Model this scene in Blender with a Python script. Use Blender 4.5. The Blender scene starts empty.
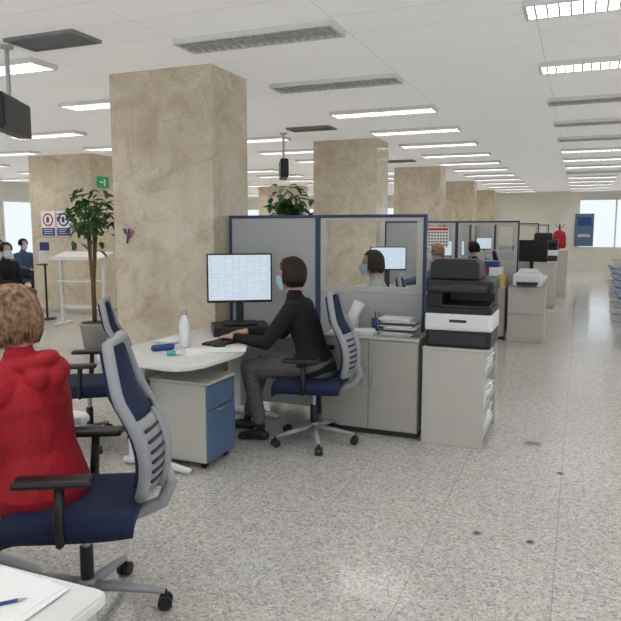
import bpy, bmesh, math, random
import numpy as np
from mathutils import Vector, Matrix, Euler
random.seed(7)
S=bpy.context.scene
V=Vector
CZ=2.87
# ---------------------------------------------------------------- materials
def newmat(name):
    m=bpy.data.materials.new(name); m.use_nodes=True
    nt=m.node_tree; b=nt.nodes['Principled BSDF']
    return m,nt,b
def N(nt,t,**k):
    n=nt.nodes.new(t)
    for a,v in k.items():
        if a.startswith('i_'): n.inputs[a[2:].replace('_',' ')].default_value=v
        else: setattr(n,a,v)
    return n
def mat(name,col,rough=.5,metal=0,var=.06,scale=8,bump=0,bscale=200,spec=.5):
    m,nt,b=newmat(name)
    b.inputs['Roughness'].default_value=rough; b.inputs['Metallic'].default_value=metal
    b.inputs['Specular IOR Level'].default_value=spec
    tc=N(nt,'ShaderNodeTexCoord'); no=N(nt,'ShaderNodeTexNoise'); no.inputs['Scale'].default_value=scale; no.inputs['Detail'].default_value=3
    nt.links.new(tc.outputs['Object'],no.inputs['Vector'])
    cr=N(nt,'ShaderNodeValToRGB')
    c=V(col[:3])
    cr.color_ramp.elements[0].position=.3; cr.color_ramp.elements[1].position=.7
    cr.color_ramp.elements[0].color=(*[max(0,x*(1-var)) for x in c],1); cr.color_ramp.elements[1].color=(*[min(1,x*(1+var)) for x in c],1)
    nt.links.new(no.outputs['Fac'],cr.inputs['Fac']); nt.links.new(cr.outputs['Color'],b.inputs['Base Color'])
    if bump:
        n2=N(nt,'ShaderNodeTexNoise'); n2.inputs['Scale'].default_value=bscale; n2.inputs['Detail'].default_value=4
        nt.links.new(tc.outputs['Object'],n2.inputs['Vector'])
        bp=N(nt,'ShaderNodeBump'); bp.inputs['Strength'].default_value=bump; bp.inputs['Distance'].default_value=.02
        nt.links.new(n2.outputs['Fac'],bp.inputs['Height']); nt.links.new(bp.outputs['Normal'],b.inputs['Normal'])
    return m
def emis(name,col,s):
    m,nt,b=newmat(name)
    b.inputs['Base Color'].default_value=(*col,1); b.inputs['Emission Color'].default_value=(*col,1); b.inputs['Emission Strength'].default_value=s
    return m
M={}
M['desk']=mat('desk_laminate',(.74,.735,.72),.4,var=.02)
M['beige']=mat('beige_steel',(.54,.52,.465),.45,var=.02)
M['beige2']=mat('cabinet_beige',(.43,.41,.36),.5,var=.03)
M['white']=mat('white_plastic',(.8,.8,.8),.4,var=.01)
M['paper']=mat('paper',(.87,.87,.87),.8,var=.02)
M['blue']=mat('drawer_blue',(.085,.15,.25),.5,var=.03)
M['navy']=mat('navy_frame',(.035,.06,.12),.5,var=.03)
M['navyfab']=mat('navy_fabric',(.009,.019,.062),.85,var=.15,scale=60,bump=.25,bscale=500)
M['greyfab']=mat('grey_fabric_panel',(.47,.48,.475),.9,var=.04,scale=90,bump=.1,bscale=600)
M['black']=mat('black_plastic',(.010,.010,.011),.42,var=.1)
M['dark']=mat('dark_grey_plastic',(.03,.03,.033),.5,var=.05)
M['chgrey']=mat('chair_grey_plastic',(.33,.335,.35),.45,var=.03)
M['metal']=mat('brushed_metal',(.45,.46,.47),.35,.7,var=.04)
M['skin']=mat('skin',(.60,.35,.25),.55,var=.06,scale=20)
M['lips']=mat('lips',(.45,.15,.13),.5)
M['eyew']=mat('eye_white',(.75,.74,.72),.3,var=.01)
M['iris']=mat('iris',(.05,.03,.02),.2)
M['mask']=mat('surgical_mask',(.50,.68,.78),.8,var=.03,bump=.1,bscale=120)
M['blackcloth']=mat('black_sweater',(.008,.008,.010),.9,var=.2,scale=30,bump=.6,bscale=14)
M['red']=mat('red_coat',(.42,.007,.018),.75,var=.2,scale=10,bump=1.0,bscale=9)
M['plaid']=mat('grey_trousers',(.12,.115,.11),.9,var=.45,scale=90,bump=.4,bscale=16)
M['denim']=mat('dark_jeans',(.015,.02,.04),.9,var=.2,bump=.4,bscale=16)
M['whitecloth']=mat('light_blouse',(.50,.56,.54),.85,var=.35,scale=60,bump=.4,bscale=18)
M['bluecloth']=mat('blue_jacket',(.05,.09,.17),.85,var=.15,bump=.4,bscale=18)
M['shoe']=mat('black_shoe',(.01,.01,.01),.4)
M['hairbrown']=mat('brown_hair',(.026,.014,.009),.5,var=.5,scale=70,spec=.35)
M['hairblond']=mat('dark_blond_hair',(.26,.155,.085),.5,var=.7,scale=45,spec=.35)
M['hairblack']=mat('black_hair',(.012,.009,.008),.5,var=.4,scale=70,spec=.25)
M['leaf']=mat('leaf_green',(.035,.13,.03),.45,var=.45,scale=6)
M['trunk']=mat('trunk_bark',(.16,.10,.06),.9,var=.3,scale=30)
M['pot']=mat('plant_pot',(.3,.29,.27),.6)
M['soil']=mat('soil',(.04,.03,.02),.95)
M['green']=emis('exit_green',(.01,.25,.10),.3)
M['signblue']=mat('sign_blue',(.02,.05,.22),.5)
M['cyan']=mat('teal_plastic',(.02,.42,.38),.4)
M['redp']=mat('red_plastic',(.55,.03,.02),.4)
M['yellow']=mat('yellow_card',(.7,.5,.08),.6)
M['vent']=mat('vent_grey',(.22,.215,.21),.6,var=.1)
M['trim']=mat('white_trim',(.74,.73,.71),.5,var=.02)
M['lamp']=emis('luminaire_glow',(1,.99,.965),13.0)
M['lampoff']=emis('luminaire_dim',(.72,.74,.68),.35)
M['louvre']=mat('louvre_metal',(.50,.50,.49),.4,.2,var=.02)
M['wall']=mat('wall_cream',(.72,.69,.61),.8,var=.03,scale=2)

def glassmat():
    m=bpy.data.materials.new('clear_glass'); m.use_nodes=True; nt=m.node_tree; nt.nodes.clear()
    o=N(nt,'ShaderNodeOutputMaterial'); mx=N(nt,'ShaderNodeMixShader'); t=N(nt,'ShaderNodeBsdfTransparent'); g=N(nt,'ShaderNodeBsdfGlossy')
    t.inputs['Color'].default_value=(.98,.99,.985,1); g.inputs['Roughness'].default_value=.02; mx.inputs['Fac'].default_value=.004
    nt.links.new(t.outputs[0],mx.inputs[1]); nt.links.new(g.outputs[0],mx.inputs[2]); nt.links.new(mx.outputs[0],o.inputs['Surface'])
    return m
M['glass']=glassmat()

def floormat():
    m,nt,b=newmat('terrazzo_floor'); L=nt.links.new
    tc=N(nt,'ShaderNodeTexCoord')
    v1=N(nt,'ShaderNodeTexVoronoi'); v1.inputs['Scale'].default_value=78
    v2=N(nt,'ShaderNodeTexVoronoi'); v2.inputs['Scale'].default_value=175
    L(tc.outputs['Object'],v1.inputs['Vector']); L(tc.outputs['Object'],v2.inputs['Vector'])
    s1=N(nt,'ShaderNodeSeparateColor'); L(v1.outputs['Color'],s1.inputs[0])
    s2=N(nt,'ShaderNodeSeparateColor'); L(v2.outputs['Color'],s2.inputs[0])
    r1=N(nt,'ShaderNodeValToRGB'); r1.color_ramp.interpolation='CONSTANT'
    e=r1.color_ramp.elements; e[0].position=0; e[0].color=(.23,.21,.185,1); e[1].position=.11; e[1].color=(.40,.38,.345,1)
    for p,c in ((.3,(.51,.49,.455,1)),(.6,(.59,.57,.535,1)),(.86,(.74,.725,.695,1))):
        q=e.new(p); q.color=c
    L(s1.outputs[0],r1.inputs['Fac'])
    r2=N(nt,'ShaderNodeValToRGB'); r2.color_ramp.interpolation='CONSTANT'
    e=r2.color_ramp.elements; e[0].position=0; e[0].color=(.28,.26,.235,1); e[1].position=.18; e[1].color=(.53,.51,.475,1); q=e.new(.75); q.color=(.67,.65,.615,1)
    L(s2.outputs[1],r2.inputs['Fac'])
    mx=N(nt,'ShaderNodeMix',data_type='RGBA'); mx.inputs[0].default_value=.5; L(r1.outputs[0],mx.inputs[6]); L(r2.outputs[0],mx.inputs[7])
    no=N(nt,'ShaderNodeTexNoise'); no.inputs['Scale'].default_value=.8; L(tc.outputs['Object'],no.inputs['Vector'])
    mr=N(nt,'ShaderNodeMapRange'); mr.inputs['To Min'].default_value=.92; mr.inputs['To Max'].default_value=1.05; L(no.outputs['Fac'],mr.inputs['Value'])
    mu=N(nt,'ShaderNodeVectorMath',operation='SCALE'); L(mx.outputs[2],mu.inputs[0]); L(mr.outputs[0],mu.inputs['Scale'])
    mp=N(nt,'ShaderNodeMapping'); mp.inputs['Location'].default_value=(.04,.1,0); L(tc.outputs['Object'],mp.inputs['Vector'])
    br=N(nt,'ShaderNodeTexBrick'); br.offset=0; br.inputs['Scale'].default_value=1; br.inputs['Brick Width'].default_value=.6; br.inputs['Row Height'].default_value=.6; br.inputs['Mortar Size'].default_value=.0025; br.inputs['Mortar Smooth'].default_value=.3
    L(mp.outputs[0],br.inputs['Vector'])
    m2=N(nt,'ShaderNodeMix',data_type='RGBA'); f=N(nt,'ShaderNodeMath',operation='MULTIPLY'); f.inputs[1].default_value=.6; L(br.outputs['Fac'],f.inputs[0]); L(f.outputs[0],m2.inputs[0]); L(mu.outputs[0],m2.inputs[6]); m2.inputs[7].default_value=(.22,.205,.18,1)
    L(m2.outputs[2],b.inputs['Base Color']); b.inputs['Roughness'].default_value=.13
    return m
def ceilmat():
    m,nt,b=newmat('ceiling_tiles_glow'); L=nt.links.new
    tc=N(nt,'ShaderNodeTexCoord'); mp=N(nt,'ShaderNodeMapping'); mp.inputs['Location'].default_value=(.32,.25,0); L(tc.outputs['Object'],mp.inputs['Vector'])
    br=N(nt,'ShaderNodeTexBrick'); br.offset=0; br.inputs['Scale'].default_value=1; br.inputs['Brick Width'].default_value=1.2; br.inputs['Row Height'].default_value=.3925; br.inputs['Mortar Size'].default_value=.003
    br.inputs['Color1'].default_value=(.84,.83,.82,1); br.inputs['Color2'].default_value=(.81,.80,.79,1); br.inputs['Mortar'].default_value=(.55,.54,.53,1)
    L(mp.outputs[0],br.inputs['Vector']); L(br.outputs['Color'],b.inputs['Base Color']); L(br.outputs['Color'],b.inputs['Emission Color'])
    b.inputs['Emission Strength'].default_value=.23; b.inputs['Roughness'].default_value=.6  # added self-glow brightens the tiles, standing in for light reaching the ceiling
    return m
def marble():
    m,nt,b=newmat('polished_travertine'); L=nt.links.new
    tc=N(nt,'ShaderNodeTexCoord'); n1=N(nt,'ShaderNodeTexNoise'); n1.inputs['Scale'].default_value=2.6; n1.inputs['Detail'].default_value=10; n1.inputs['Distortion'].default_value=.9; n1.inputs['Roughness'].default_value=.66
    L(tc.outputs['Object'],n1.inputs['Vector'])
    r=N(nt,'ShaderNodeValToRGB'); e=r.color_ramp.elements; e[0].position=.28; e[0].color=(.49,.39,.255,1); e[1].position=.72; e[1].color=(.74,.665,.52,1); q=e.new(.5); q.color=(.655,.56,.415,1)
    L(n1.outputs['Fac'],r.inputs['Fac'])
    # thin veins
    n3=N(nt,'ShaderNodeTexNoise'); n3.inputs['Scale'].default_value=1.7; n3.inputs['Detail'].default_value=7; n3.inputs['Distortion'].default_value=1.4; L(tc.outputs['Object'],n3.inputs['Vector'])
    v=N(nt,'ShaderNodeValToRGB'); e=v.color_ramp.elements; e[0].position=.485; e[0].color=(0,0,0,1); e[1].position=.515; e[1].color=(0,0,0,1); q=e.new(.5); q.color=(.32,.32,.32,1)
    L(n3.outputs['Fac'],v.inputs['Fac'])
    mv=N(nt,'ShaderNodeMix',data_type='RGBA'); L(v.outputs[0],mv.inputs[0]); L(r.outputs[0],mv.inputs[6]); mv.inputs[7].default_value=(.36,.27,.17,1)
    n2=N(nt,'ShaderNodeTexNoise'); n2.inputs['Scale'].default_value=28; n2.inputs['Detail'].default_value=6; L(tc.outputs['Object'],n2.inputs['Vector'])
    mr=N(nt,'ShaderNodeMapRange'); mr.inputs['To Min'].default_value=.9; mr.inputs['To Max'].default_value=1.08; L(n2.outputs['Fac'],mr.inputs['Value'])
    mu=N(nt,'ShaderNodeVectorMath',operation='SCALE'); L(mv.outputs[2],mu.inputs[0]); L(mr.outputs[0],mu.inputs['Scale'])
    L(mu.outputs[0],b.inputs['Base Color']); b.inputs['Roughness'].default_value=.14
    return m
def screenmat():
    m,nt,b=newmat('monitor_screen'); L=nt.links.new
    tc=N(nt,'ShaderNodeTexCoord'); sp=N(nt,'ShaderNodeSeparateXYZ'); L(tc.outputs['Object'],sp.inputs[0]); cb=N(nt,'ShaderNodeCombineXYZ'); L(sp.outputs[1],cb.inputs[0]); L(sp.outputs[2],cb.inputs[1])
    br=N(nt,'ShaderNodeTexBrick'); br.offset=0; br.inputs['Scale'].default_value=1; br.inputs['Brick Width'].default_value=.055; br.inputs['Row Height'].default_value=.014; br.inputs['Mortar Size'].default_value=.0014
    br.inputs['Color1'].default_value=(.62,.73,.84,1); br.inputs['Color2'].default_value=(.73,.82,.91,1); br.inputs['Mortar'].default_value=(.44,.56,.70,1); L(cb.outputs[0],br.inputs['Vector'])
    L(br.outputs['Color'],b.inputs['Emission Color']); b.inputs['Emission Strength'].default_value=.9; b.inputs['Base Color'].default_value=(.02,.02,.02,1); b.inputs['Roughness'].default_value=.3
    return m
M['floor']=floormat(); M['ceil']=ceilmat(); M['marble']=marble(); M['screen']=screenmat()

# ---------------------------------------------------------------- mesh builder
def rings_to_bm(bm,rings,cap=True,closed=False):
    rv=[[bm.verts.new(p) for p in r] for r in rings]; n=len(rv[0])
    m=len(rv)
    for i in range(m if closed else m-1):
        a=rv[i]; c=rv[(i+1)%m]
        for j in range(n):
            try: bm.faces.new((a[j],a[(j+1)%n],c[(j+1)%n],c[j]))
            except ValueError: pass
    if cap and not closed:
        bm.faces.new(rv[0][::-1]); bm.faces.new(rv[-1])
def sweep(bm,pts,rad,seg=10,closed=False,flat=1.0,up=V((0,0,1))):
    pts=[V(p) for p in pts]; n=len(pts)
    if not hasattr(rad,'__len__'): rad=[rad]*n
    T=[]
    for i in range(n):
        a=pts[i-1] if (i>0 or closed) else pts[i]; c=pts[(i+1)%n] if (i<n-1 or closed) else pts[i]
        t=(c-a); T.append(t.normalized() if t.length>1e-9 else V((0,0,1)))
    u=T[0].cross(up)
    if u.length<.05: u=T[0].cross(V((1,0,0)))
    u.normalize(); R=[]
    for i in range(n):
        u=(u-T[i]*u.dot(T[i])); u.normalize(); w=T[i].cross(u)
        R.append([pts[i]+(u*math.cos(2*math.pi*j/seg)+w*flat*math.sin(2*math.pi*j/seg))*rad[i] for j in range(seg)])
    rings_to_bm(bm,R,True,closed)
def capsule(bm,p0,p1,r0,r1,seg=12):
    p0=V(p0);p1=V(p1);d=p1-p0
    if d.length<1e-6: d=V((0,0,1e-4))
    t=d.normalized()
    pts=[];rad=[]
    for a in (-85,-55,-28):
        a=math.radians(a); pts.append(p0+t*r0*math.sin(a)); rad.append(r0*math.cos(a))
    pts.append(p0);rad.append(r0);pts.append(p0.lerp(p1,.5));rad.append((r0+r1)/2);pts.append(p1);rad.append(r1)
    for a in (28,55,85):
        a=math.radians(a); pts.append(p1+t*r1*math.sin(a)); rad.append(r1*math.cos(a))
    sweep(bm,pts,rad,seg)
def ellipsoid(bm,c,r,mtx=None,seg=20,rg=14):
    mm=Matrix.Translation(V(c))@Matrix.Diagonal((*r,1))
    if mtx is not None: mm=mtx@mm
    bmesh.ops.create_uvsphere(bm,u_segments=seg,v_segments=rg,radius=1,matrix=mm)
class B:
    def __init__(s,name,loc=(0,0,0),rz=0):
        s.name=name; s.bm=bmesh.new(); s.mats=[]; s.loc=loc; s.rz=rz; s.sc=(1,1,1)
    def mi(s,m):
        m=M[m] if isinstance(m,str) else m
        if m not in s.mats: s.mats.append(m)
        return s.mats.index(m)
    def add(s,t,m,smooth=False,mtx=None,keep=False):
        if mtx is not None: bmesh.ops.transform(t,matrix=mtx,verts=t.verts)
        if not keep:
            i=s.mi(m)
            for f in t.faces: f.material_index=i
        for f in t.faces: f.smooth=smooth
        me=bpy.data.meshes.new('t'); t.to_mesh(me); t.free(); s.bm.from_mesh(me); bpy.data.meshes.remove(me)
    def box(s,c,sz,m,bev=.004,rot=None,top=None):
        t=bmesh.new(); bmesh.ops.create_cube(t,size=1)
        for v in t.verts:
            k=(top if (top is not None and v.co.z>0) else (1,1))
            v.co=V((v.co.x*sz[0]*k[0],v.co.y*sz[1]*k[1],v.co.z*sz[2]))
        if bev: bmesh.ops.bevel(t,geom=t.edges[:],offset=min(bev,min(sz)*.45),segments=2,affect='EDGES',profile=.5)
        mt=Matrix.Translation(V(c))
        if rot is not None: mt=mt@Euler(rot).to_matrix().to_4x4()
        s.add(t,m,False,mt)
    def b2(s,lo,hi,m,bev=.004):
        s.box([(a+b)/2 for a,b in zip(lo,hi)],[abs(b-a) for a,b in zip(lo,hi)],m,bev)
    def cyl(s,p0,p1,r,m,r2=None,seg=20):
        t=bmesh.new(); sweep(t,[p0,p1],[r,r if r2 is None else r2],seg); s.add(t,m,False)
    def tube(s,pts,r,m,seg=10,closed=False,flat=1.0,up=V((0,0,1))):
        t=bmesh.new(); sweep(t,pts,r,seg,closed,flat,up); s.add(t,m,True)
    def cap(s,p0,p1,r0,r1,m):
        t=bmesh.new(); capsule(t,p0,p1,r0,r1); s.add(t,m,True)
    def ell(s,c,r,m,mtx=None):
        t=bmesh.new(); ellipsoid(t,c,r,mtx); s.add(t,m,True)
    def prism(s,poly,z0,z1,m,bev=.006):
        t=bmesh.new(); vs=[t.verts.new((p[0],p[1],z0)) for p in poly]; f=t.faces.new(vs)
        r=bmesh.ops.extrude_face_region(t,geom=[f]); 
        for v in r['geom']:
            if isinstance(v,bmesh.types.BMVert): v.co.z=z1
        bmesh.ops.recalc_face_normals(t,faces=t.faces)
        if bev:
            ed=[e for e in t.edges if abs(e.verts[0].co.z-e.verts[1].co.z)<1e-6]
            bmesh.ops.bevel(t,geom=ed,offset=bev,segments=2,affect='EDGES')
        s.add(t,m,False)
    def sheet(s,fn,nu,nv,m,th=.01,smooth=True):
        t=bmesh.new(); A=[];C=[]
        for i in range(nu+1):
            ra=[];rc=[]
            for j in range(nv+1):
                p,n=fn(i/nu,j/nv); p=V(p);n=V(n).normalized()
                ra.append(t.verts.new(p+n*th/2)); rc.append(t.verts.new(p-n*th/2))
            A.append(ra);C.append(rc)
        for i in range(nu):
            for j in range(nv):
                t.faces.new((A[i][j],A[i+1][j],A[i+1][j+1],A[i][j+1])); t.faces.new((C[i][j],C[i][j+1],C[i+1][j+1],C[i+1][j]))
        for i in range(nu):
            t.faces.new((A[i][0],C[i][0],C[i+1][0],A[i+1][0])); t.faces.new((A[i][nv],A[i+1][nv],C[i+1][nv],C[i][nv]))
        for j in range(nv):
            t.faces.new((A[0][j],A[0][j+1],C[0][j+1],C[0][j])); t.faces.new((A[nu][j],C[nu][j],C[nu][j+1],A[nu][j+1]))
        bmesh.ops.recalc_face_normals(t,faces=t.faces)
        s.add(t,m,smooth)
    def done(s):
        if s.sc!=(1,1,1): bmesh.ops.scale(s.bm,vec=s.sc,verts=s.bm.verts)
        me=bpy.data.meshes.new(s.name); s.bm.to_mesh(me); s.bm.free()
        for m in s.mats: me.materials.append(m)
        o=bpy.data.objects.new(s.name,me); S.collection.objects.link(o)
        o.location=s.loc; o.rotation_euler=(0,0,s.rz)
        return o
def rrect(x0,y0,x1,y1,r,n=5):
    P=[]
    for cx,cy,a in ((x1-r,y1-r,0),(x0+r,y1-r,90),(x0+r,y0+r,180),(x1-r,y0+r,270)):
        for i in range(n+1):
            t=math.radians(a+90*i/n); P.append((cx+r*math.cos(t),cy+r*math.sin(t)))
    return P

# ---------------------------------------------------------------- room shell
XL,XR,YB,YF=-15,4.2,-3,25.6
b=B('floor'); b.b2((XL,YB,-.1),(XR,YF,0),'floor',0); b.done()
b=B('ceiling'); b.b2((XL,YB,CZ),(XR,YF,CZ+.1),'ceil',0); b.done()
def wallwin(name,axis,c,a0,a1,wins,th=.2,m='wall',sgn=1):
    b=B(name)
    def bx(s0,s1,z0,z1,o=0,t=th,mm=m,bev=0):
        if s1-s0<1e-4 or z1-z0<1e-4: return
        if axis=='x': b.b2((s0,c+o,z0),(s1,c+o+t*sgn,z1),mm,bev)
        else: b.b2((c+o,s0,z0),(c+o+t*sgn,s1,z1),mm,bev)
    cur=a0
    for (s,e,z0,z1) in wins:
        bx(cur,s,0,CZ); bx(s,e,0,z0); bx(s,e,z1,CZ); cur=e
    bx(cur,a1,0,CZ); b.done()
    for i,(s,e,z0,z1) in enumerate(wins):
        b=B('window_%d'%(len([o for o in S.objects if o.name.startswith('window_')])+1))
        f=.05
        bx(s,e,z0,z0+f,.06,.06,'trim'); bx(s,e,z1-f,z1,.06,.06,'trim')
        n=max(1,round((e-s)/1.3))
        for k in range(n+1):
            p=s+(e-s)*k/n; p=min(max(p,s+f/2),e-f/2); bx(p-f/2,p+f/2,z0+f,z1-f,.06,.06,'trim')
        bx(s+f,e-f,z0+f,z1-f,.085,.008,'glass'); b.done()
wallwin('wall_left','y',XL,YB,YF,[(4,8.4,.8,2.35),(9.2,13.4,.8,2.35),(14,18.4,.8,2.35),(19,24.4,.8,2.35)],sgn=-1)
wallwin('wall_back','x',YF,XL,XR,[(-13.5,-9,.9,2.4),(-8,-3.6,.9,2.4),(-.1,3.6,.85,2.6)],sgn=1)
wallwin('wall_right','y',XR,5,YF,[(7,11.4,.9,2.4),(12,16.4,.9,2.4),(17,21.4,.9,2.4)],sgn=1)
b=B('baseboard_back'); b.b2((XL,YF-.015,0),(XR,YF,.08),'trim'); b.done()
def column(x0,x1,y0,y1):
    b=B('stone_column'); b.b2((x0,y0,0),(x1,y1,CZ),'marble',.004)
    b.b2((x0-.008,y0-.008,0),(x1+.008,y1+.008,.07),'beige2',.003); return b.done()
for k in range(5): column(-3.83,-2.82,4.81+4.74*k,5.43+4.74*k)
for k in range(-0,4): column(-9.5,-8.08,9.55+4.74*k,10.17+4.74*k)

def lum_mesh(name,lm):
    b=B(name)
    w,d=1.19,.29
    for sx in (-1,1): b.box((sx*(w/2-.01),0,-.02),(.02,d,.04),'trim',.002)
    for sy in (-1,1): b.box((0,sy*(d/2-.01),-.02),(w-.04,.02,.04),'trim',.002)
    b.box((0,0,-.003),(w-.04,d-.04,.004),lm,0)
    for yy in (-.045,.045): b.box((0,yy,-.022),(w-.04,.010,.034),'louvre',0)
    for i in range(1,18): b.box((-w/2+w*i/18,0,-.022),(.009,d-.04,.034),'louvre',0)
    return b
def vent_mesh():
    b=B('ceiling_vent')
    for sx in (-1,1): b.box((sx*.29,0,-.012),(.03,.3,.024),'vent',.002)
    for sy in (-1,1): b.box((0,sy*.135,-.012),(.55,.03,.024),'vent',.002)
    for i in range(8): b.box((0,-.11+i*.031,-.010),(.55,.006,.018),'vent',0,rot=(.6,0,0))
    b.box((0,0,-.001),(.55,.24,.002),'dark',0)
    return b
o_on=lum_mesh('ceiling_luminaire','lamp').done(); o_off=lum_mesh('ceiling_luminaire','lampoff').done(); o_v=vent_mesh().done()
first={'on':o_on,'off':o_off,'v':o_v}; used=set()
def place(kind,x,y,rz=0):
    o=first[kind]
    if kind in used:
        o=bpy.data.objects.new(first[kind].data.name.split('.')[0],first[kind].data); S.collection.objects.link(o)
    used.add(kind); o.location=(x,y,CZ); o.rotation_euler=(0,0,rz)
for r,xc in enumerate((-14.0,-11.7,-9.35,-7.0,-4.6,-2.12,.22,2.7)):
    for k in range(-3,14):
        y=4.25+1.57*k
        if r==6: y+=.09
        if y<YB+.3: continue
        kind='on'
        if r==5 and k in (0,1): kind='off'
        if r==6 and k in (2,3,4,8): kind='off'
        if -9.7<xc<-7.9 and any(abs(y-(9.86+4.74*j))<.55 for j in range(4)): continue
        place(kind,xc,y)
for x,y in ((-3.50,3.80),(-3.36,8.3),(-3.36,12.9)): place('v',x,y)
b=B('round_ceiling_diffuser',(.95,6.75,CZ))
for r in (.3,.22,.14,.07):
    b.tube([(r*math.cos(a*math.pi/16),r*math.sin(a*math.pi/16),-.012-.02*(.3-r)) for a in range(32)],.012,'vent',6,True)
b.cyl((0,0,-.004),(0,0,0),.3,'dark',seg=32); b.done()

# ---------------------------------------------------------------- furniture
def office_chair(loc,rz,basez=0,arms=True,name='office_chair',sc=1.0):
    b=B(name,loc,rz); b.sc=(sc,sc,sc) if sc!=1 else (1,1,1)
    for k in range(5):
        a=math.radians(36+72*k); d=V((math.cos(a),math.sin(a),0)); q=V((-d.y,d.x,0))
        b.tube([d*.03+V((0,0,.115)),d*.15+V((0,0,.10)),d*.30+V((0,0,.075))],[.026,.022,.015],'chgrey',8,flat=.8)
        b.cyl(d*.30+V((0,0,.08)),d*.30+V((0,0,.045)),.009,'black')
        for sg in (-1,1): b.cyl(d*.30+q*(.006*sg)+V((0,0,.03)),d*.30+q*(.026*sg)+V((0,0,.03)),.029,'black',seg=16)
    b.cyl((0,0,.06),(0,0,.15),.035,'chgrey'); b.cyl((0,0,.14),(0,0,.28),.026,'black'); b.cyl((0,0,.28),(0,0,.41),.017,'metal')
    b.box((-.02,0,.405),(.26,.16,.05),'dark',.012)
    b.tube([(-.02,0,.4),(0,-.2,.4),(0,-.27,.405)],.006,'black')
    def seat(u,v):
        x=-.22+.48*u; y=(v-.5)*.50*(1-.10*abs(2*u-1)**3)
        z=.475-.02*math.exp(-((u-.4)/.25)**2)*(1-abs(2*v-1)**2)-.035*max(0,(u-.8)/.2)**2
        e=.03*(abs(2*v-1)**6)
        return (x,y,z-e),(0,0,1)
    b.sheet(seat,14,14,'navyfab',.07)
    b.box((.0,0,.435),(.42,.40,.02),'black',.008)
    def prof(t):
        z=.53+.57*t
        x=-.275-.045*math.sin(math.pi*min(1,t*1.5))+.105*t**1.4
        return x,z
    def w(t): return .215*(1-.30*(abs(2*t-.85))**2.4) if t>.42 else .215*(.72+.28*math.sin(math.pi/2*t/.42))
    def back(u,v):
        x,z=prof(.06+.9*u); y=(v-.5)*2*(w(.06+.9*u)-.025); return (x+.05*(abs(2*v-1)**2)+.012,y,z),(1,0,.1)
    b.sheet(back,16,10,'navyfab',.022)
    loop=[]
    for i in range(15):
        t=i/14; x,z=prof(t); loop.append((x+.035,w(t),z))
    for i in range(1,6):
        t=i/6; x,z=prof(1); loop.append((x+.035-.03*math.sin(math.pi*t),w(1)*(1-2*t),z+.012*math.sin(math.pi*t)))
    for i in range(15):
        t=1-i/14; x,z=prof(t); loop.append((x+.035,-w(t),z))
    for i in range(1,6):
        t=i/6; x,z=prof(0); loop.append((x+.035-.03*math.sin(math.pi*t),-w(0)*(1-2*t),z))
    b.tube(loop,.022,'chgrey',8,True,flat=.8)
    def shell(u,v):
        t=.02+.5*u; x,z=prof(t); return (x-.012+.045*abs(2*v-1)**2,(2*v-1)*(w(t)-.01),z),(1,0,.1)
    b.sheet(shell,8,10,'chgrey',.010)
    for i in range(6):
        t=.10+.07*i; x,z=prof(t)
        for sy in (-1,1): b.tube([(x-.018+.045*(k/4)**2,sy*w(t)*k/4,z) for k in (.8,1.6,2.4,3.2)],.006,'dark',6,flat=1.2)
    for sy in (-1,1):
        b.tube([(prof(t)[0]-.022,sy*.03,prof(t)[1]) for t in (.0,.15,.3,.45,.55)],[.016,.018,.018,.014,.008],'chgrey',8)
    b.tube([(-.08,0,.405),(-.2,0,.41),(-.30,0,.45),(-.335,0,.53),(prof(.1)[0]-.025,0,.60)],[.03,.03,.028,.026,.02],'chgrey',8)
    if arms:
        for sy in (-1,1):
            b.tube([(.02,sy*.2,.425),(.02,sy*.275,.43),(.02,sy*.285,.5),(.01,sy*.285,.64)],[.016,.018,.02,.017],'black',8,flat=1.4)
            b.box((.03,sy*.285,.655),(.27,.085,.03),'black',.014)
    return b.done()

def desk(x0,x1,y0,y1,legs=True,poly=None,name='office_desk'):
    b=B(name)
    p=poly or rrect(x0,y0,x1,y1,.06)
    b.prism(p,.70,.73,'desk',.006)
    for yy in (y0+.16,y1-.16):
        xm=x1-.48
        b.box((xm,yy,.37),(.11,.05,.66),'desk',.01)
        b.box((xm,yy,.685),(.6,.05,.03),'desk',.006)
        b.tube([(xm-.33,yy,.022),(xm-.2,yy,.032),(xm,yy,.05),(xm+.2,yy,.034),(xm+.38,yy,.020)],[.02,.028,.034,.028,.02],'desk',8)
    b.box((x1-.62,(y0+y1)/2,.5),(.02,y1-y0-.4,.3),'beige',.003)
    return b.done()
def pedestal(x0,x1,y0,y1):
    b=B('drawer_pedestal')
    b.b2((x0,y0,.045),(x1-.018,y1,.56),'beige',.01)
    b.b2((x1-.018,y0+.006,.40),(x1,y1-.006,.55),'blue',.005); b.b2((x1-.018,y0+.006,.055),(x1,y1-.006,.393),'blue',.005)
    b.b2((x0-.004,y0-.004,.56),(x1+.004,y1+.004,.578),'beige',.006)
    b.tube([(x1,y0+.1,.385),(x1+.018,y0+.11,.385),(x1+.018,y1-.11,.385),(x1,y1-.1,.385)],.005,'metal',6)
    for x in (x0+.05,x1-.06):
        for y in (y0+.05,y1-.05): b.cyl((x,y-.012,.023),(x,y+.012,.023),.023,'black')
    return b.done()
def monitor(loc,rz,w=.49,h=.30,zc=.43,scr='screen',name='computer_monitor'):
    b=B(name,loc,rz)
    b.box((0,0,.01),(.2,.26,.02),'black',.008)
    b.box((-.03,0,.5*zc),(.03,.06,zc),'black',.006)
    b.box((0,0,zc),(.03,w,h),'black',.006)
    b.box((-.022,0,zc),(.03,w*.6,h*.6),'black',.01)
    b.box((.0155,0,zc+.004),(.002,w-.026,h-.032),scr,0)
    return b.done()
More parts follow.
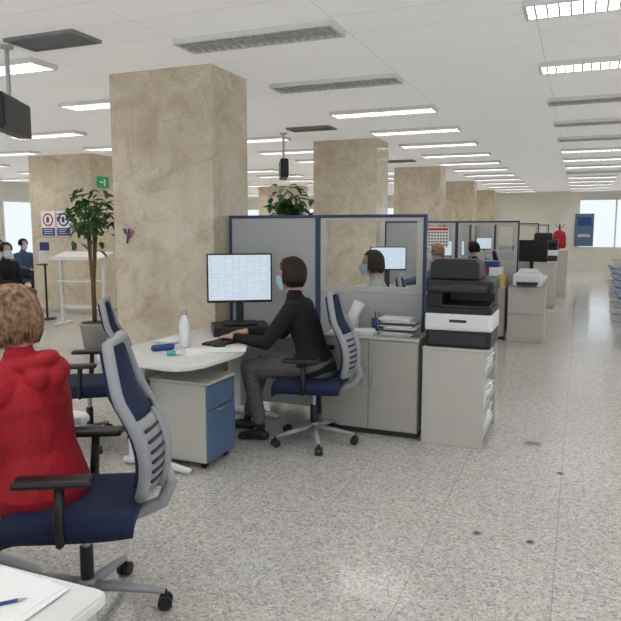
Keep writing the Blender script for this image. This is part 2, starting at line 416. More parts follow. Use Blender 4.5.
def keyboard(loc,rz):
    b=B('keyboard',loc,rz); b.box((0,0,.008),(.15,.44,.016),'black',.004)
    for i in range(5):
        for j in range(15): b.box((-.052+i*.026,-.2+j*.0285,.018),(.021,.023,.008),'dark',.002)
    return b.done()
def partition(y,x0,panels,ztop=1.66,x1=None):
    b=B('partition_screen')
    X0=panels[0][0];X1=panels[-1][1]
    b.b2((X0,y-.03,ztop-.024),(X1,y+.03,ztop),'navy',.006)
    for (xa,xb,k,zs) in panels:
        for x in (xa,xb-.022): b.b2((x,y-.028,.0),(x+.022,y+.028,ztop-.024),'navy',.004)
        lo=xa+.022;hi=xb-.022
        if k=='solid': b.b2((lo,y-.02,.06),(hi,y+.02,ztop-.024),'greyfab',.003)
        else:
            b.b2((lo,y-.02,.06),(hi,y+.02,zs),'greyfab',.003)
            f=.05
            b.b2((lo,y-.024,zs),(hi,y+.024,zs+f),'beige',.004); b.b2((lo,y-.024,ztop-.024-f*.6),(hi,y+.024,ztop-.024),'beige',.004)
            for x in (lo,hi-f): b.b2((x,y-.024,zs+f),(x+f,y+.024,ztop-.024-f*.6),'beige',.004)
            b.b2((lo+f,y-.003,zs+f),(hi-f,y+.003,ztop-.024-f*.6),'glass',0)
    return b.done()
def doorcab(x0,x1,y0,y1,h,name='storage_cabinet',m='beige2'):
    b=B(name); b.b2((x0,y0+.02,.04),(x1,y1,h-.02),m,.004); b.b2((x0-.005,y0-.004,h-.02),(x1+.005,y1,h),'beige',.005)
    b.b2((x0+.01,y0+.03,0),(x1-.01,y1-.01,.04),'dark',0)
    xm=(x0+x1)/2
    b.b2((x0+.002,y0,.05),(xm-.002,y0+.02,h-.025),m,.004); b.b2((xm+.002,y0,.05),(x1-.002,y0+.02,h-.025),m,.004)
    for s in (-.04,.04): b.b2((xm+s-.006,y0-.014,h*.5),(xm+s+.006,y0,h*.5+.1),'metal',.003)
    return b.done()
def paper_stack(loc,n,w=.21,l=.30,name='paper_stack',jit=.02,rz=0,th=.004):
    b=B(name,loc,rz)
    for i in range(n):
        b.box((random.uniform(-jit,jit),random.uniform(-jit,jit),th*(i+.5)),(w,l,th*.9),'paper',0,rot=(0,0,random.uniform(-.25,.25)*(1 if jit else 0)))
    return b.done()

# main workstation
poly=[(-2.90,3.42),(-2.86,3.37),(-2.28,3.26),(-2.20,3.27),(-2.13,3.33),(-2.09,3.45),(-2.07,3.66),(-2.07,3.9),(-2.15,4.08),(-2.2,4.31),(-2.17,4.56),(-2.07,4.71),(-2.0,4.78),(-2.0,5.0),(-2.785,5.0),(-2.785,4.76),(-2.90,4.74)]
b=B('office_desk'); b.prism(poly,.70,.73,'desk',.006)
for yy in (3.46,4.8):
    b.box((-2.63,yy,.37),(.12,.05,.66),'desk',.012); b.box((-2.48,yy,.685),(.5,.05,.03),'desk',.006)
    b.tube([(-2.74,yy,.024),(-2.63,yy,.05),(-2.45,yy-.005,.04),(-2.22,yy-.02,.022)],[.022,.036,.03,.02],'desk',10)
b.box((-2.72,4.12,.5),(.02,1.2,.3),'beige',.003)
b.done()
pedestal(-2.58,-2.14,3.535,3.90)
monitor((-2.46,4.58,.80),math.radians(-58),w=.51,h=.385,zc=.365)
b=B('desktop_computer',(-2.46,4.58,.73),math.radians(-56)); b.box((0,0,.035),(.36,.44,.07),'black',.006)
for i in range(6): b.box((.181,-.15+i*.03,.035),(.003,.012,.04),'dark',0)
b.box((.181,.14,.04),(.004,.03,.012),'metal',.001); b.done()
keyboard((-2.33,4.18,.73),math.radians(-12))
b=B('computer_mouse',(-2.30,3.96,.73)); b.ell((0,0,.012),(.055,.03,.02),'black'); b.box((.02,0,.031),(.02,.004,.006),'dark',.001); b.done()
b=B('water_bottle',(-2.51,3.86,.73))
b.tube([(0,0,.001),(0,0,.008),(0,0,.17),(0,0,.195),(0,0,.212),(0,0,.228)],[.032,.036,.036,.028,.017,.016],'white',20); b.cyl((0,0,.228),(0,0,.262),.019,'metal'); b.done()
b=B('glue_stick',(-2.42,3.58,.73),.5); b.cyl((-.04,0,.016),(.02,0,.016),.016,'cyan'); b.cyl((.02,0,.016),(.055,0,.016),.015,'white'); b.done()
b=B('eyeglass_case',(-2.58,3.70,.73),.9); b.cap((-.06,0,.022),(.06,0,.022),.022,.022,'signblue'); b.done()
paper_stack((-2.32,3.76,.73),2,.18,.26,rz=.6,name='paper_sheet',jit=.01,th=.0015)
paper_stack((-2.19,3.86,.733),3,.18,.26,rz=-.9,name='paper_sheet',jit=.015,th=.0015)
paper_stack((-2.72,3.56,.73),1,.1,.07,name='desk_note',th=.003)
paper_stack((-2.72,4.05,.73),5,.15,.21,name='paper_stack',th=.004)
office_chair((-1.74,4.35,0),math.radians(190))
partition(5.06,0,[(-2.80,-1.98,'solid',0),(-1.98,-1.09,'window',1.04)])
doorcab(-1.80,-1.05,4.66,5.02,.75)
# printer stand
b=B('open_shelf_cabinet')
x0,x1,y0,y1,h=-1.01,-.57,4.63,5.33,.71
b.b2((x0,y0,.0),(x1,y0+.02,h-.02),'beige',.003); b.b2((x0,y1-.02,0),(x1,y1,h-.02),'beige',.003); b.b2((x0,y0+.02,0),(x0+.02,y1-.02,h-.02),'beige',.003)
b.b2((x0-.005,y0-.005,h-.02),(x1+.005,y1+.005,h),'beige',.005)
for z in (.06,.27,.49): b.b2((x0+.02,y0+.02,z),(x1-.005,y1-.02,z+.018),'beige',.002)
random.seed(3)
for z in (.078,.288,.508):
    for k in range(3):
        hh=random.uniform(.05,.15)
        n=int(hh/.012)
        for i in range(n): b.box((x1-.15+random.uniform(-.01,.012),y0+.14+k*.2,z+.006+i*.012),(.26,.17,.010),'paper',0,rot=(0,0,random.uniform(-.08,.08)))
b.done()
def printer(loc,rz=0,name='multifunction_printer',sz=1.0):
    b=B(name,loc,rz); b.sc=(1,1,sz)
    b.box((0,0,.055),(.46,.42,.11),'black',.012); b.box((0,-.212,.055),(.40,.01,.07),'dark',.004)
    b.box((0,0,.165),(.47,.43,.11),'white',.012); b.box((0,-.216,.165),(.42,.01,.075),'white',.004); b.box((0,-.222,.175),(.12,.006,.018),'dark',.002)
    b.box((0,0,.24),(.46,.42,.04),'black',.008)
    b.box((-.17,.0,.31),(.11,.42,.10),'black',.01); b.box((.06,.1,.31),(.33,.2,.10),'black',.01)
    b.box((.05,-.08,.275),(.34,.24,.02),'dark',.006,rot=(.08,0,0))
    b.box((0,0,.395),(.47,.43,.08),'black',.014)
    b.box((0,-.225,.39),(.40,.08,.03),'dark',.01,rot=(.5,0,0)); b.box((.03,-.238,.40),(.13,.05,.01),'dark',.003,rot=(.5,0,0))
    b.box((-.05,.03,.49),(.36,.32,.12),'black',.015,top=(.96,.95)); b.box((-.05,.0,.555),(.30,.18,.02),'dark',.006)
    return b.done()
printer((-.77,4.87,.71),sz=1.10)
b=B('document_tray',(-1.24,4.84,.75))
for k in range(3):
    z=.002+k*.05
    b.box((0,0,z),(.28,.22,.004),'metal',.001)
    for sx in (-1,1): b.box((sx*.138,0,z+.018),(.003,.22,.034),'metal',.001)
    b.box((0,.108,z+.018),(.27,.003,.034),'metal',.001)
    for i in range(4): b.box((random.uniform(-.02,.03),-.015,z+.006+i*.007),(.24,.20,.004),'paper',0,rot=(0,0,random.uniform(-.16,.16)))
b.done()
paper_stack((-1.50,4.78,.75),9,.17,.14,rz=.3,jit=.008)
paper_stack((-1.69,4.76,.75),5,.14,.12,name='notepad',jit=.0)
b=B('pen_cup',(-1.46,4.96,.75)); b.tube([(0,0,0),(0,0,.005),(0,0,.1)],[.03,.033,.035],'signblue',16)
for k in range(4): b.cyl((.01*math.cos(k*2),.01*math.sin(k*2),.02),(.03*math.cos(k*2),.03*math.sin(k*2),.15),.004,('redp','black','yellow','cyan')[k],seg=6)
b.done()
b=B('rolled_paper',(-1.64,4.95,.75)); b.tube([(0,0,0),(.0,0,.12),(.05,0,.22)],[.04,.045,.05],'paper',14); b.done()

# ---------------------------------------------------------------- people
def ik(a,c,l1,l2,pole):
    a=V(a);c=V(c);d=c-a;L=min(d.length,(l1+l2)*.999); t=d.normalized(); c=a+t*L
    x=(l1*l1-l2*l2+L*L)/(2*L); h=math.sqrt(max(0,l1*l1-x*x)); p=V(pole); p=(p-t*p.dot(t)).normalized()
    return a+t*x+p*h,c
def hand_parts(w,d,n,side,curl=.5):
    d=V(d).normalized(); n=V(n); n=(n-d*n.dot(d)).normalized(); l=n.cross(d)
    l=l*-side; P=[]
    offs=(.028,.010,-.009,-.027); lens=(.072,.080,.074,.058); base=(.086,.090,.086,.078)
    P.append((w-d*.02,w+d*.03,.026,.024)); 
    for k in range(4):
        kn=w+d*base[k]+l*offs[k]
        P.append((w+d*.02+l*offs[k]*.6,kn,.0155,.0125))
        ang=.25*curl; q=kn
        for j,f in enumerate((.45,.31,.24)):
            ang+=curl*(.45 if j else .2)
            q2=q+(d*math.cos(ang)-n*math.sin(ang)).normalized()*lens[k]*f+l*offs[k]*.05*(.3)
            P.append((q,q2,.0098-.0008*j,.0090-.0008*j)); q=q2
    tb=w+d*.025+l*.028-n*.006
    t1=tb+(d*.75+l*.55-n*.25).normalized()*.042; t2=t1+(d*.95+l*.15-n*.2).normalized()*.032
    P.append((w+d*.01+l*.012,tb,.017,.0155)); P.append((tb,t1,.0145,.0115)); P.append((t1,t2,.011,.009))
    return P
def person(name,loc,rz,top='blackcloth',pants='plaid',hair='hairbrown',hairlen=.12,lean=.15,wl=(.55,.16,.79),wr=(.55,-.16,.79),
           kl=(.45,.13,.53),kr=(.45,-.10,.53),al=(.42,.14,.09),ar=(.45,-.12,.09),hyaw=0,hpitch=0,mask=False,voxel=.0075,hood=False,seatz=.49,bulk=1.0,ankle='skin',seed=1,hd=(0,0),fringe=False,messy=0.0,nstr=240,rs=1.0,az0=72,flare=.10):
    rnd=random.Random(seed)
    P=[]
    bm=bmesh.new()
    zs=seatz-.49
    def sp(z):
        h=z-.55
        return -.02+lean*h
    T=[(.50,.165,.12),(.56,.185,.135),(.64,.165,.125),(.72,.150,.112),(.82,.160,.115),(.90,.175,.118),(.97,.175,.105),(1.015,.14,.088),(1.05,.085,.07),(1.085,.058,.056)]
    R=[]
    for z,ry,rx in T:
        ry*=bulk;rx*=bulk
        c=V((sp(z),0,z+zs)); R.append([c+V((rx*math.cos(a),ry*math.sin(a),0)) for a in [2*math.pi*j/24 for j in range(24)]])
    rings_to_bm(bm,R)
    for i in range(len(T)-1):
        z0,ry0,rx0=T[i];z1,ry1,rx1=T[i+1]
        for k in (-.5,0,.5):
            lab='top' if z1>.62 else 'pants'
            if hood: lab='top'
            P.append((V((sp(z0),ry0*k,z0+zs)),V((sp(z1),ry1*k,z1+zs)),rx0*bulk,rx1*bulk,lab,False))
    def C(a,c,r0,r1,lab,b=True): P.append((V(a),V(c),r0,r1,lab,b))
    shz=.975+zs; sx=sp(.975)
    for sd,wt in ((1,wl),(-1,wr)):
        sh=V((sx+.01,.165*sd*bulk,shz)); el,w=ik(sh,wt,.285,.25,(-.4,sd*.35,-1))
        C(sh+V((0,-.05*sd,.01)),sh,.065*bulk,.066*bulk,'top'); m=sh.lerp(el,.5)
        C(sh,m,.064*bulk,.056*bulk,'top'); C(m,el,.056*bulk,.048*bulk,'top'); m=el.lerp(w,.55); C(el,m,.048*bulk,.043*bulk,'top'); C(m,w-(w-el).normalized()*.012,.043*bulk,.034*bulk,'top')
        C(w-(w-el).normalized()*.03,w,.026,.026,'skin')
        dd=(w-el).normalized(); dd=V((dd.x,dd.y,dd.z*.2)).normalized()
        for (a,c,r0,r1) in hand_parts(w,dd,(0,0,1),sd,.55): C(a,c,r0,r1,'skin')
    for sd,k,a in ((1,kl,al),(-1,kr,ar)):
        hip=V((.0,.085*sd,.565+zs)); k=V(k);a=V(a); m=hip.lerp(k,.5)
        C(hip,m,.10*bulk,.085*bulk,'pants'); C(m,k,.085*bulk,.066,'pants'); m=k.lerp(a,.35); C(k,m,.064,.060,'pants'); e=k.lerp(a,.86); C(m,e,.060,.048,'pants')
        C(e,a,.036,.034,ankle)
        fd=V((1,sd*.12,0)).normalized(); hl=V((a.x,a.y,0))
        C(hl+V((-.03,0,.04)),hl+fd*.06+V((0,0,.045)),.036,.038,'shoe'); C(hl+fd*.06+V((0,0,.04)),hl+fd*.15+V((0,0,.028)),.038,.030,'shoe'); C(hl+fd*.13+V((0,.012,.027)),hl+fd*.155+V((0,-.012,.027)),.028,.026,'shoe')
    hc=V((sp(1.2)+.035+hd[0],hd[1],1.215+zs)); H=Matrix.Translation(hc)@Euler((0,hpitch,hyaw)).to_matrix().to_4x4()
    nb=V((sp(1.05),0,1.04+zs)); C(nb,H@V((-.02,0,-.05)),.055,.050,'skin')
    def E(c,r): ellipsoid(bm,c,r,H)
    E((-.012,0,.03),(.092,.074,.082)); E((.022,0,-.035),(.062,.056,.072)); E((.045,0,-.085),(.028,.03,.022)); E((.05,0,.02),(.038,.055,.03))
    for y in (-1,1):
        E((-.004,.074*y,-.008),(.017,.009,.031)); E((.055,.032*y,-.03),(.022,.02,.02))
    for c0,c1,r0,r1 in (((.082,0,.008),(.103,0,-.026),.009,.0125),((.078,-.014,-.03),(.078,.014,-.03),.010,.010),((.078,-.014,-.062),(.078,.014,-.062),.010,.010)):
        capsule(bm,H@V(c0),H@V(c1),r0,r1)
    P.append((H@V((0,0,-.08)),H@V((0,0,.05)),.07,.08,'skin',False)); 
    if hood:
        for i in range(9):
            a0=math.radians(70+i*24.4); a1=math.radians(70+(i+1)*24.4)
            q=lambda a:V((sp(1.04)-.005+.10*math.cos(a),.10*math.sin(a),1.045+zs-.02*math.cos(a)))
            C(q(a0),q(a1),.032,.032,'top')
        C((sp(1.0)-.09,-.07,1.0+zs),(sp(1.0)-.09,.07,1.0+zs),.05,.05,'top'); C((sp(1.0)-.10,0,.98+zs),(sp(.9)-.095,0,.90+zs),.06,.03,'top')
    for p in P:
        if p[5]: capsule(bm,p[0],p[1],p[2],p[3])
    me=bpy.data.meshes.new('tmp'); bm.to_mesh(me); bm.free(); ob=bpy.data.objects.new('tmp',me); S.collection.objects.link(ob)
    md=ob.modifiers.new('r','REMESH'); md.mode='VOXEL'; md.voxel_size=voxel; md2=ob.modifiers.new('s','SMOOTH'); md2.factor=.5; md2.iterations=2
    dg=bpy.context.evaluated_depsgraph_get(); me2=bpy.data.meshes.new_from_object(ob.evaluated_get(dg)); bpy.data.objects.remove(ob)
    labs=['top','pants','skin','shoe','sock']; mats={'top':top,'pants':pants,'skin':'skin','shoe':'shoe','sock':'blackcloth'}
    bb=B(name,loc,rz); idx=[bb.mi(mats[l]) for l in labs]
    nf=len(me2.polygons); cen=np.zeros(nf*3); me2.polygons.foreach_get('center',cen); cen=cen.reshape(-1,3)
    best=np.full(nf,1e9); lab=np.zeros(nf,int)
    for (a,c,r0,r1,l,_) in P:
        a=np.array(a);c=np.array(c);d=c-a;L=max(d@d,1e-9); t=np.clip(((cen-a)@d)/L,0,1); q=np.linalg.norm(cen-(a+t[:,None]*d),axis=1)-(r0+(r1-r0)*t)
        k=q<best; best[k]=q[k]; lab[k]=labs.index(l)
    zc=hc.z-.10
    hm=(cen[:,2]>zc)&(np.hypot(cen[:,0]-hc.x,cen[:,1]-hc.y)<.14); lab[hm]=labs.index('skin')
    t=bmesh.new(); t.from_mesh(me2); t.faces.ensure_lookup_table()
    for i,f in enumerate(t.faces): f.material_index=idx[lab[i]]
    bb.add(t,None,True,keep=True)
    for y in (-1,1):
        bb.ell((.0735,.030*y,-.001),(.012,.014,.008),'eyew',H); bb.ell((.0815,.030*y,-.001),(.0055,.0062,.0065),'iris',H)
        t=bmesh.new(); sweep(t,[H@V((.080,.014*y,.020)),H@V((.081,.030*y,.025)),H@V((.070,.046*y,.020))],[.003,.0035,.002],6); bb.add(t,hair,True)
    if not mask:
        bb.ell((.0865,0,-.058),(.006,.020,.0045),'lips',H); bb.ell((.0855,0,-.066),(.006,.017,.005),'lips',H)
    else:
        def mk(u,v):
            az=(u-.5)*math.radians(150); z=.000-.100*v
            rr=.082+.028*math.sin(math.pi*min(1,v*1.0+.15))*math.cos(az)**2
            x=.008+rr*math.cos(az)+.004*math.sin(v*20)*math.cos(az); y=(.068-.012*v)*math.sin(az)
            p=H@V((x,y,z)); n=(H.to_3x3()@V((math.cos(az),math.sin(az),0)))
            return p,n
        bb.sheet(mk,18,10,'mask',.003)
        for y in (-1,1):
            for z in (-.004,-.07): bb.tube([H@V((.02,.066*y,z)),H@V((-.005,.08*y,(z-.008)/2)),H@V((-.012,.083*y,-.01))],.0015,'white',5)
    c0=V((-.014,0,.03)); rr=V((.106,.088,.095))
    t=bmesh.new(); ellipsoid(t,c0,rr,None,28,20)
    dl=[v for v in t.verts if (v.co.x>.028+.35*max(0,v.co.z-.03)*1.5 and v.co.z<.078) or (v.co.z<-.035)]
    bmesh.ops.delete(t,geom=dl,context='VERTS'); bb.add(t,hair,True,H)
    def hp(az,s,rj=1.0,L=hairlen):
        arc=.16; tot=arc+L
        q=s*tot
        if q<arc:
            el=math.radians(86)-(q/arc)*math.radians(92); x=math.cos(el);z=math.sin(el); dz=0;fl=0
        else:
            x=math.cos(math.radians(-6)); z=math.sin(math.radians(-6)); dz=q-arc; fl=dz
        k=rj*(1-.9*max(0,fl-.09)) ; k+= flare*math.sin(min(1,fl/.12)*math.pi)
        k-=(.16+(.10-flare)*2)*max(0,min(1,fl/max(L,.01)))**2
        return V((c0.x+rr.x*x*math.cos(az)*k,c0.y+rr.y*x*math.sin(az)*k,c0.z+rr.z*z*rj-dz))
    def bk(u,v):
        az=math.radians(az0+10+(360-2*az0-20)*u); p=hp(az,.25+.62*v,1.0); return H@p,H.to_3x3()@V((math.cos(az),math.sin(az),0))
    bb.sheet(bk,26,14,hair,.018)
    t=bmesh.new()
    for i in range(nstr):
        az=math.radians(rnd.uniform(az0-8,360-az0+8)); j=rnd.uniform(1.0,1.07+messy); Lh=hairlen*rnd.uniform(.75,1.12+messy); wv=rnd.uniform(-.12,.12)*(1+6*messy); ph=rnd.uniform(0,6)
        pts=[H@hp(az+wv*s+(.05+.8*messy)*math.sin(ph+6*s)*s,max(.02,s),j,Lh) for s in [k/9 for k in range(10)]]
        r=rnd.uniform(.005,.009)*rs; sweep(t,pts,[r*.6,r,r,r,r,r,r,r*.9,r*.7,r*.2],5)
    for i in range(int(70/rs)):
        az=math.radians(rnd.uniform(-az0,az0)); sgn=1 if az>-.1 else -1; a1=math.radians(sgn*rnd.uniform(az0-6,az0+16)); pts=[]
        for k in range(8):
            s=k/7; a=az+(a1-az)*s**(.7 if not fringe else 2.2); el=math.radians(80-62*s) if not fringe else math.radians(80-66*s**.8); q=1.03
            pts.append(H@V((c0.x+rr.x*math.cos(el)*math.cos(a)*q,c0.y+rr.y*math.cos(el)*math.sin(a)*q,c0.z+rr.z*math.sin(el)*q)))
        sweep(t,pts,[x*rs for x in (.004,.007,.008,.008,.008,.007,.005,.002)],5)
    bb.add(t,hair,True)
    return bb.done()

person('seated_woman_black_sweater',(-1.74,4.38,0),math.radians(183),lean=.34,wl=(.54,.20,.772),wr=(.56,-.08,.772),kl=(.46,.15,.54),kr=(.44,-.06,.54),al=(.38,.13,.10),ar=(.58,-.08,.10),
       hair='hairbrown',hairlen=.10,hyaw=-.20,hpitch=.08,mask=True,voxel=.006,seed=3,hd=(-.04,0),ankle='sock',messy=.02,nstr=380,rs=.7,az0=92,flare=.03)
office_chair((-1.78,1.99,0),math.radians(208),sc=1.02)
person('seated_woman_red_coat',(-1.93,1.93,0),math.radians(190),top='red',pants='denim',hair='hairblond',hairlen=.11,lean=.16,wl=(.46,.13,.775),wr=(.46,-.16,.775),hood=True,bulk=1.12,voxel=.006,seed=5,mask=True,hpitch=.15,hyaw=.1,ankle='sock',messy=.05,nstr=700,rs=.5,seatz=.475,flare=.07)
dp=[(-2.95,1.2),(-2.1,1.2),(-2.08,1.35),(-2.16,1.55),(-2.20,1.8),(-2.19,2.0),(-2.12,2.14),(-2.02,2.18),(-1.98,2.22),(-1.98,2.27),(-2.03,2.31),(-2.95,2.31)]
desk(-2.95,-2.1,1.2,2.31,poly=dp)
# foreground desk
b=B('foreground_desk'); b.prism(rrect(-2.3,.15,-.955,1.14,.03),.70,.73,'desk',.006)
b.b2((-1.0,.18,0),(-.97,1.11,.70),'beige',.003); b.b2((-2.28,.18,0),(-2.25,1.11,.70),'beige',.003); b.b2((-2.25,1.06,.3),(-1.0,1.08,.70),'beige',.003); b.done()
paper_stack((-1.16,.97,.73),4,name='paper_sheet',th=.002)
paper_stack((-1.36,1.0,.738),5,rz=1.2,name='paper_sheet',th=.002,jit=.03)
b=B('ballpoint_pen',(-1.14,.98,.742),.8); b.cyl((-.06,0,0),(.05,0,0),.004,'signblue',seg=8); b.cyl((.05,0,0),(.07,0,0),.004,'metal',r2=.001,seg=8); b.done()
office_chair((-3.24,3.72,0),math.radians(212),sc=.95)

def bay(k,mon=True):
    yo=4.74*k
    partition(5.13+yo,0,[(-2.77,-2.2,'solid',0),(-2.2,-1.68,'window',1.04),(-1.68,-.80,'window',1.04)])
    desk(-3.0,-2.15,3.5+yo,4.75+yo); pedestal(-2.62,-2.2,3.75+yo,4.1+yo)
    office_chair((-1.72,4.40+yo,0),math.radians(180+10*k))
    monitor((-2.32,3.68+yo,.73),math.radians(-62),w=.48,h=.31)
for k in (1,2,3): bay(k)
for k in (0,1,2):
    yo=4.74*k
    desk(-2.95,-2.2,5.55+yo,7.0+yo); office_chair((-1.72 if k==0 else -1.5,6.15+yo,0),math.radians(190)); monitor((-2.55,6.3+yo,.73),math.radians(-10),scr='screen')
person('seated_woman_face_mask',(-1.74,6.12,0),math.radians(197),top='whitecloth',pants='denim',hair='hairbrown',hairlen=.10,lean=.15,hyaw=.15,mask=True,seed=8,voxel=.007,messy=.02)
person('seated_clerk',(-1.74,9.15,0),math.radians(190),top='bluecloth',pants='denim',hair='hairblond',hairlen=.05,mask=True,seed=9,voxel=.009)
person('seated_clerk',(-1.5,10.87,0),math.radians(190),top='blackcloth',pants='denim',hair='hairblack',hairlen=.06,mask=True,seed=10,voxel=.009)
def filecab(x0,x1,y0,y1,h):
    b=B('filing_cabinet'); b.b2((x0,y0+.018,0),(x1,y1,h-.02),'beige',.006); b.b2((x0-.004,y0,h-.02),(x1+.004,y1+.004,h),'beige',.006)
    for i in range(2):
        z=.06+i*(h-.1)/2; b.b2((x0+.006,y0,z),(x1-.006,y0+.018,z+(h-.1)/2-.01),'beige',.004); b.b2(((x0+x1)/2-.05,y0-.012,z+(h-.1)/2-.05),((x0+x1)/2+.05,y0,z+(h-.1)/2-.035),'metal',.003)
    return b.done()
filecab(-.88,-.40,9.38,9.80,.755)
filecab(-.88,-.42,13.6,14.0,.9); filecab(-.88,-.42,14.1,14.52,.9)
filecab(-.75,-.25,16.2,16.8,1.05)
doorcab(-1.40,-.93,9.5,9.8,.75)
b=B('stacked_boxes',(-1.16,9.66,.75))
for (x,z,w,h,m) in ((-.14,.08,.16,.16,'white'),(.03,.07,.15,.14,'cyan'),(.165,.08,.10,.16,'yellow'),(-.12,.205,.18,.09,'redp'),(.08,.20,.18,.12,'white'),(0,.30,.24,.08,'signblue')): b.box((x,0,z),(w,.2,h),m,.004)
b.done()
b=B('desktop_printer',(-.64,9.59,.755)); b.box((0,0,.09),(.38,.34,.18),'white',.03); b.box((0,-.172,.05),(.28,.01,.04),'dark',.004); b.box((0,.05,.21),(.30,.16,.06),'white',.02,top=(.8,.6)); b.box((0,-.2,.03),(.24,.08,.012),'dark',.003); b.done()
monitor((-.72,11.6,.73),math.radians(75),h=.36,zc=.45); desk(-1.2,-.5,11.2,12.5)
printer((-.64,14.31,.9))
b=B('wall_calendar',(-1.95,9.83,1.42)); b.box((0,0,0),(.32,.01,.30),'paper',.002); b.box((0,-.006,.12),(.30,.004,.035),'redp',0)
for i in range(5):
    for j in range(7): b.box((-.13+j*.043,-.006,.07-i*.045),(.025,.003,.02),'dark',0)
b.done()
b=B('coat_stand',(-.55,20.2,0)); b.cyl((0,0,0),(0,0,.03),.2,'dark'); b.cyl((0,0,.03),(0,0,1.65),.02,'dark')
for k in range(4):
    a=k*math.pi/2; b.tube([(0,0,1.55),(.1*math.cos(a),.1*math.sin(a),1.62),(.12*math.cos(a),.12*math.sin(a),1.68)],.01,'dark',6)
t=bmesh.new(); sweep(t,[(0,-.03,1.5),(0,-.05,1.44),(0,-.06,1.3),(0,-.06,1.05),(0,-.05,1.0)],[.06,.15,.18,.19,.16],14,flat=.45); b.add(t,'red',True); b.done()
b=B('blue_info_panel',(.12,25.55,0)); b.box((0,0,1.5),(.62,.04,1.15),'blue',.01); b.box((0,-.022,1.8),(.45,.004,.3),'signblue',0); b.box((0,-.022,1.3),(.4,.004,.1),'beige',0); b.done()
def bench(loc,rz,n=3,name='waiting_bench'):
    b=B(name,loc,rz)
    b.box((0,0,.36),(.05,n*.56,.04),'metal',.006)
    for sy in (-1,1):
        y=sy*(n*.56/2-.3); b.box((0,y,.18),(.05,.05,.34),'metal',.005); b.box((0,y,.02),(.5,.05,.03),'metal',.006)
    for i in range(n):
        y=(i-(n-1)/2)*.56
        def st(u,v,y=y): 
            x=-.2+.42*u; return (x,y+(v-.5)*.48,.43-.03*math.sin(math.pi*u)-.01*0),(0,0,1)
        def bk(u,v,y=y): return (-.21-.12*u,y+(v-.5)*.48*(1-.1*u*u),.46+.42*u),(1,0,.25)
        b.sheet(st,8,6,'blue',.035); b.sheet(bk,8,6,'blue',.03)
        b.tube([(-.18,y-.26,.38),(-.18,y-.26,.62),(.15,y-.26,.62)],.012,'metal',6)
    return b.done()
for i,(x,y) in enumerate(((.84,12.6),(.90,14.8),(.96,17.0),(1.02,19.2),(1.06,21.4))): bench((x,y,0),math.radians(180))
# left waiting area
def visitor(x,y,rz,**k):
    person('waiting_visitor',(x,y,0),math.radians(rz),hairlen=.03,wl=(.35,.1,.66),wr=(.35,-.1,.66),mask=True,voxel=.010,seatz=.475,**k)
bench((-11.5,10.9,0),math.radians(-10),4)
visitor(-11.35,11.15,-10,top='bluecloth',pants='denim',hair='hairblack',lean=-.02,seed=21)
visitor(-11.48,10.55,-10,top='whitecloth',pants='denim',hair='hairblack',lean=.05,seed=25)
bench((-8.80,7.8,0),math.radians(-8),2)
visitor(-8.60,8.07,-8,top='blackcloth',pants='plaid',hair='hairblack',lean=0,seed=23)
b=B('standing_writing_desk',(-7.35,8.4,0),math.radians(8))
for sx in (-1,1):
    b.box((sx*.38,0,.55),(.04,.06,1.06),'trim',.005); b.box((sx*.38,0,.02),(.05,.45,.04),'trim',.006)
b.box((0,0,1.12),(.9,.42,.025),'trim',.004,rot=(.22,0,0)); b.box((0,-.2,1.085),(.9,.015,.05),'trim',.003); b.box((0,0,.72),(.72,.3,.02),'trim',.003); b.box((0,0,.3),(.72,.03,.05),'trim',.003); b.done()
b=B('sanitizer_stand',(-8.45,8.75,0)); b.cyl((0,0,0),(0,0,.02),.15,'black'); b.cyl((0,0,.02),(0,0,1.0),.018,'black'); b.box((0,-.03,1.06),(.12,.1,.2),'white',.01); b.box((0,-.06,.94),(.14,.12,.02),'black',.004)
b.box((0,.01,1.25),(.2,.01,.14),'signblue',.002); b.done()
for i,x in enumerate((-9.08,-8.72)):
    b=B('notice_sign',(x,9.538,1.64)); b.box((0,0,0),(.33,.008,.46),'paper',.002); b.box((0,-.006,-.15),(.30,.003,.14),'signblue',0)
    b.cyl((0,-.004,.07),(0,-.009,.07),.12,'redp' if i==0 else 'signblue',seg=28); b.cyl((0,-.008,.07),(0,-.012,.07),.09,'paper',seg=28); b.box((0,-.013,.07),(.06,.003,.1),'signblue',0)
    for k in range(3): b.box((0,-.0085,-.11-.035*k),(.22,.002,.01),'paper',0)
    b.done()
b=B('exit_sign',(-8.065,9.86,2.38)); b.box((0,0,0),(.02,.30,.2),'green',.003); b.box((.012,.03,0),(.003,.05,.12),'white',0); b.box((.012,-.06,0),(.003,.08,.03),'white',0); b.done()
def hangtv(x,y):
    b=B('hanging_display',(x,y,0),math.radians(27))
    b.cyl((0,0,2.5),(0,0,CZ),.016,'metal'); b.cyl((0,0,CZ-.02),(0,0,CZ),.05,'metal'); b.box((0,0,2.50),(.04,.3,.03),'metal',.004)
    b.box((0,0,2.37),(.11,.60,.25),'black',.01); b.box((.057,0,2.37),(.004,.54,.19),'dark',0); b.done()
hangtv(-3.93,3.80); hangtv(-3.9,8.6)
b=B('wall_logo',(-3.70,4.80,1.48)); 
def strip(pts,m):
    t=bmesh.new(); f=t.faces.new([t.verts.new((p[0],-.001,p[1])) for p in pts]); r=bmesh.ops.extrude_face_region(t,geom=[f])
    for v in r['geom']:
        if isinstance(v,bmesh.types.BMVert): v.co.y-=.004
    bmesh.ops.recalc_face_normals(t,faces=t.faces); b.add(t,m)
strip([(0,-.06),(.03,.07),(.05,.07),(.02,-.06)],'signblue'); strip([(.035,.0),(.075,.06),(.09,.05),(.045,-.02)],'redp'); strip([(-.03,.07),(.0,.07),(.01,.02),(-.005,.02)],'signblue'); b.done()
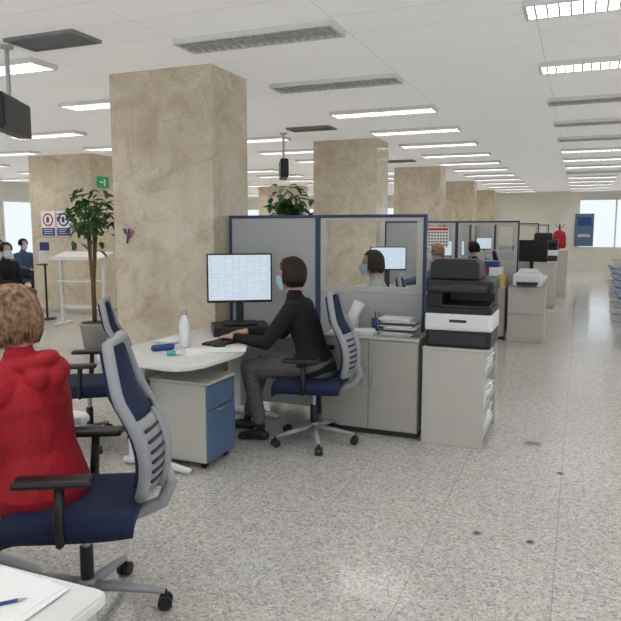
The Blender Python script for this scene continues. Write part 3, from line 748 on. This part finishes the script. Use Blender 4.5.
def ficus(loc,h,spread,seed,n=420,ls=.10):
    r=random.Random(seed); b=B('potted_ficus',loc)
    b.tube([(0,0,0),(0,0,.3),(0,0,.32),(0,0,.33)],[.14,.18,.19,.18],'pot',24); b.cyl((0,0,.331),(0,0,.34),.165,'soil')
    tips=[]
    for k in range(7):
        a=r.uniform(0,6.28); q=V((spread*.6*math.cos(a)*r.uniform(.4,1),spread*.6*math.sin(a)*r.uniform(.4,1),h*r.uniform(.80,.95)))
        pts=[V((.02*math.cos(a),.02*math.sin(a),.33)),V((q.x*.15,q.y*.15,h*.4)),V((q.x*.5,q.y*.5,h*.76)),q]
        b.tube(pts,[.016,.013,.010,.006],'trunk',7); tips+= [pts[2],pts[3],pts[2].lerp(pts[3],.5)]
    t=bmesh.new()
    for i in range(n):
        c=r.choice(tips)+V((r.gauss(0,spread*.36),r.gauss(0,spread*.36),r.gauss(0,h*.055)))
        if c.z>h: c.z=h-r.random()*.1
        a=r.uniform(0,6.28); el=r.uniform(-.9,.3); d=V((math.cos(a)*math.cos(el),math.sin(a)*math.cos(el),math.sin(el))); s_=d.cross(V((0,0,1))).normalized(); up=s_.cross(d)
        L=ls*r.uniform(.7,1.3); W=L*.24
        p=[c,c+d*L*.35+s_*W+up*.01,c+d*L*.75+s_*W*.7,c+d*L-up*L*.15,c+d*L*.75-s_*W*.7,c+d*L*.35-s_*W+up*.01]
        vs=[t.verts.new(x) for x in p]; t.faces.new((vs[0],vs[1],vs[2],vs[3])); t.faces.new((vs[0],vs[3],vs[4],vs[5]))
    b.add(t,'leaf'); return b.done()
ficus((-5.82,6.84,0),2.06,.36,4,260,.125); ficus((-3.98,8.95,0),2.2,.28,6,260,.16)
for (x,y) in ((-.42,3.3),(-.16,3.3),(-.05,4.35),(.55,4.9)):
    b=B('floor_socket_cover',(x,y,0)); b.cyl((0,0,0),(0,0,.003),.022,'vent',seg=20); b.cyl((0,0,.003),(0,0,.004),.012,'dark',seg=16); b.done()
b=B('floor_box_lid',(-.25,4.9,0)); b.box((0,0,.002),(.12,.10,.004),'metal',.001); b.box((0,0,.0045),(.09,.07,.001),'vent',0); b.done()

# ---------------------------------------------------------------- light
w=bpy.data.worlds.new('world'); S.world=w; w.use_nodes=True; nt=w.node_tree; bg=nt.nodes['Background']
tc=N(nt,'ShaderNodeTexCoord'); sp=N(nt,'ShaderNodeSeparateXYZ'); nt.links.new(tc.outputs['Generated'],sp.inputs[0])
cr=N(nt,'ShaderNodeValToRGB'); e=cr.color_ramp.elements; e[0].position=.0; e[0].color=(.65,.64,.62,1); e[1].position=.55; e[1].color=(.74,.81,.90,1)
mr=N(nt,'ShaderNodeMapRange'); mr.inputs['From Min'].default_value=-1; nt.links.new(sp.outputs[2],mr.inputs['Value']); nt.links.new(mr.outputs[0],cr.inputs['Fac']); nt.links.new(cr.outputs[0],bg.inputs['Color']); bg.inputs['Strength'].default_value=1.25
S.view_settings.view_transform='Standard'; S.view_settings.look='None'; S.view_settings.exposure=0

# ---------------------------------------------------------------- camera
cam=bpy.data.cameras.new('camera'); co=bpy.data.objects.new('camera',cam); S.collection.objects.link(co); S.camera=co
cam.sensor_width=36; cam.lens=36*660/621; cam.clip_end=200
co.location=(0,0,1.55); co.rotation_euler=(math.radians(90-7.08),0,math.radians(22.1))
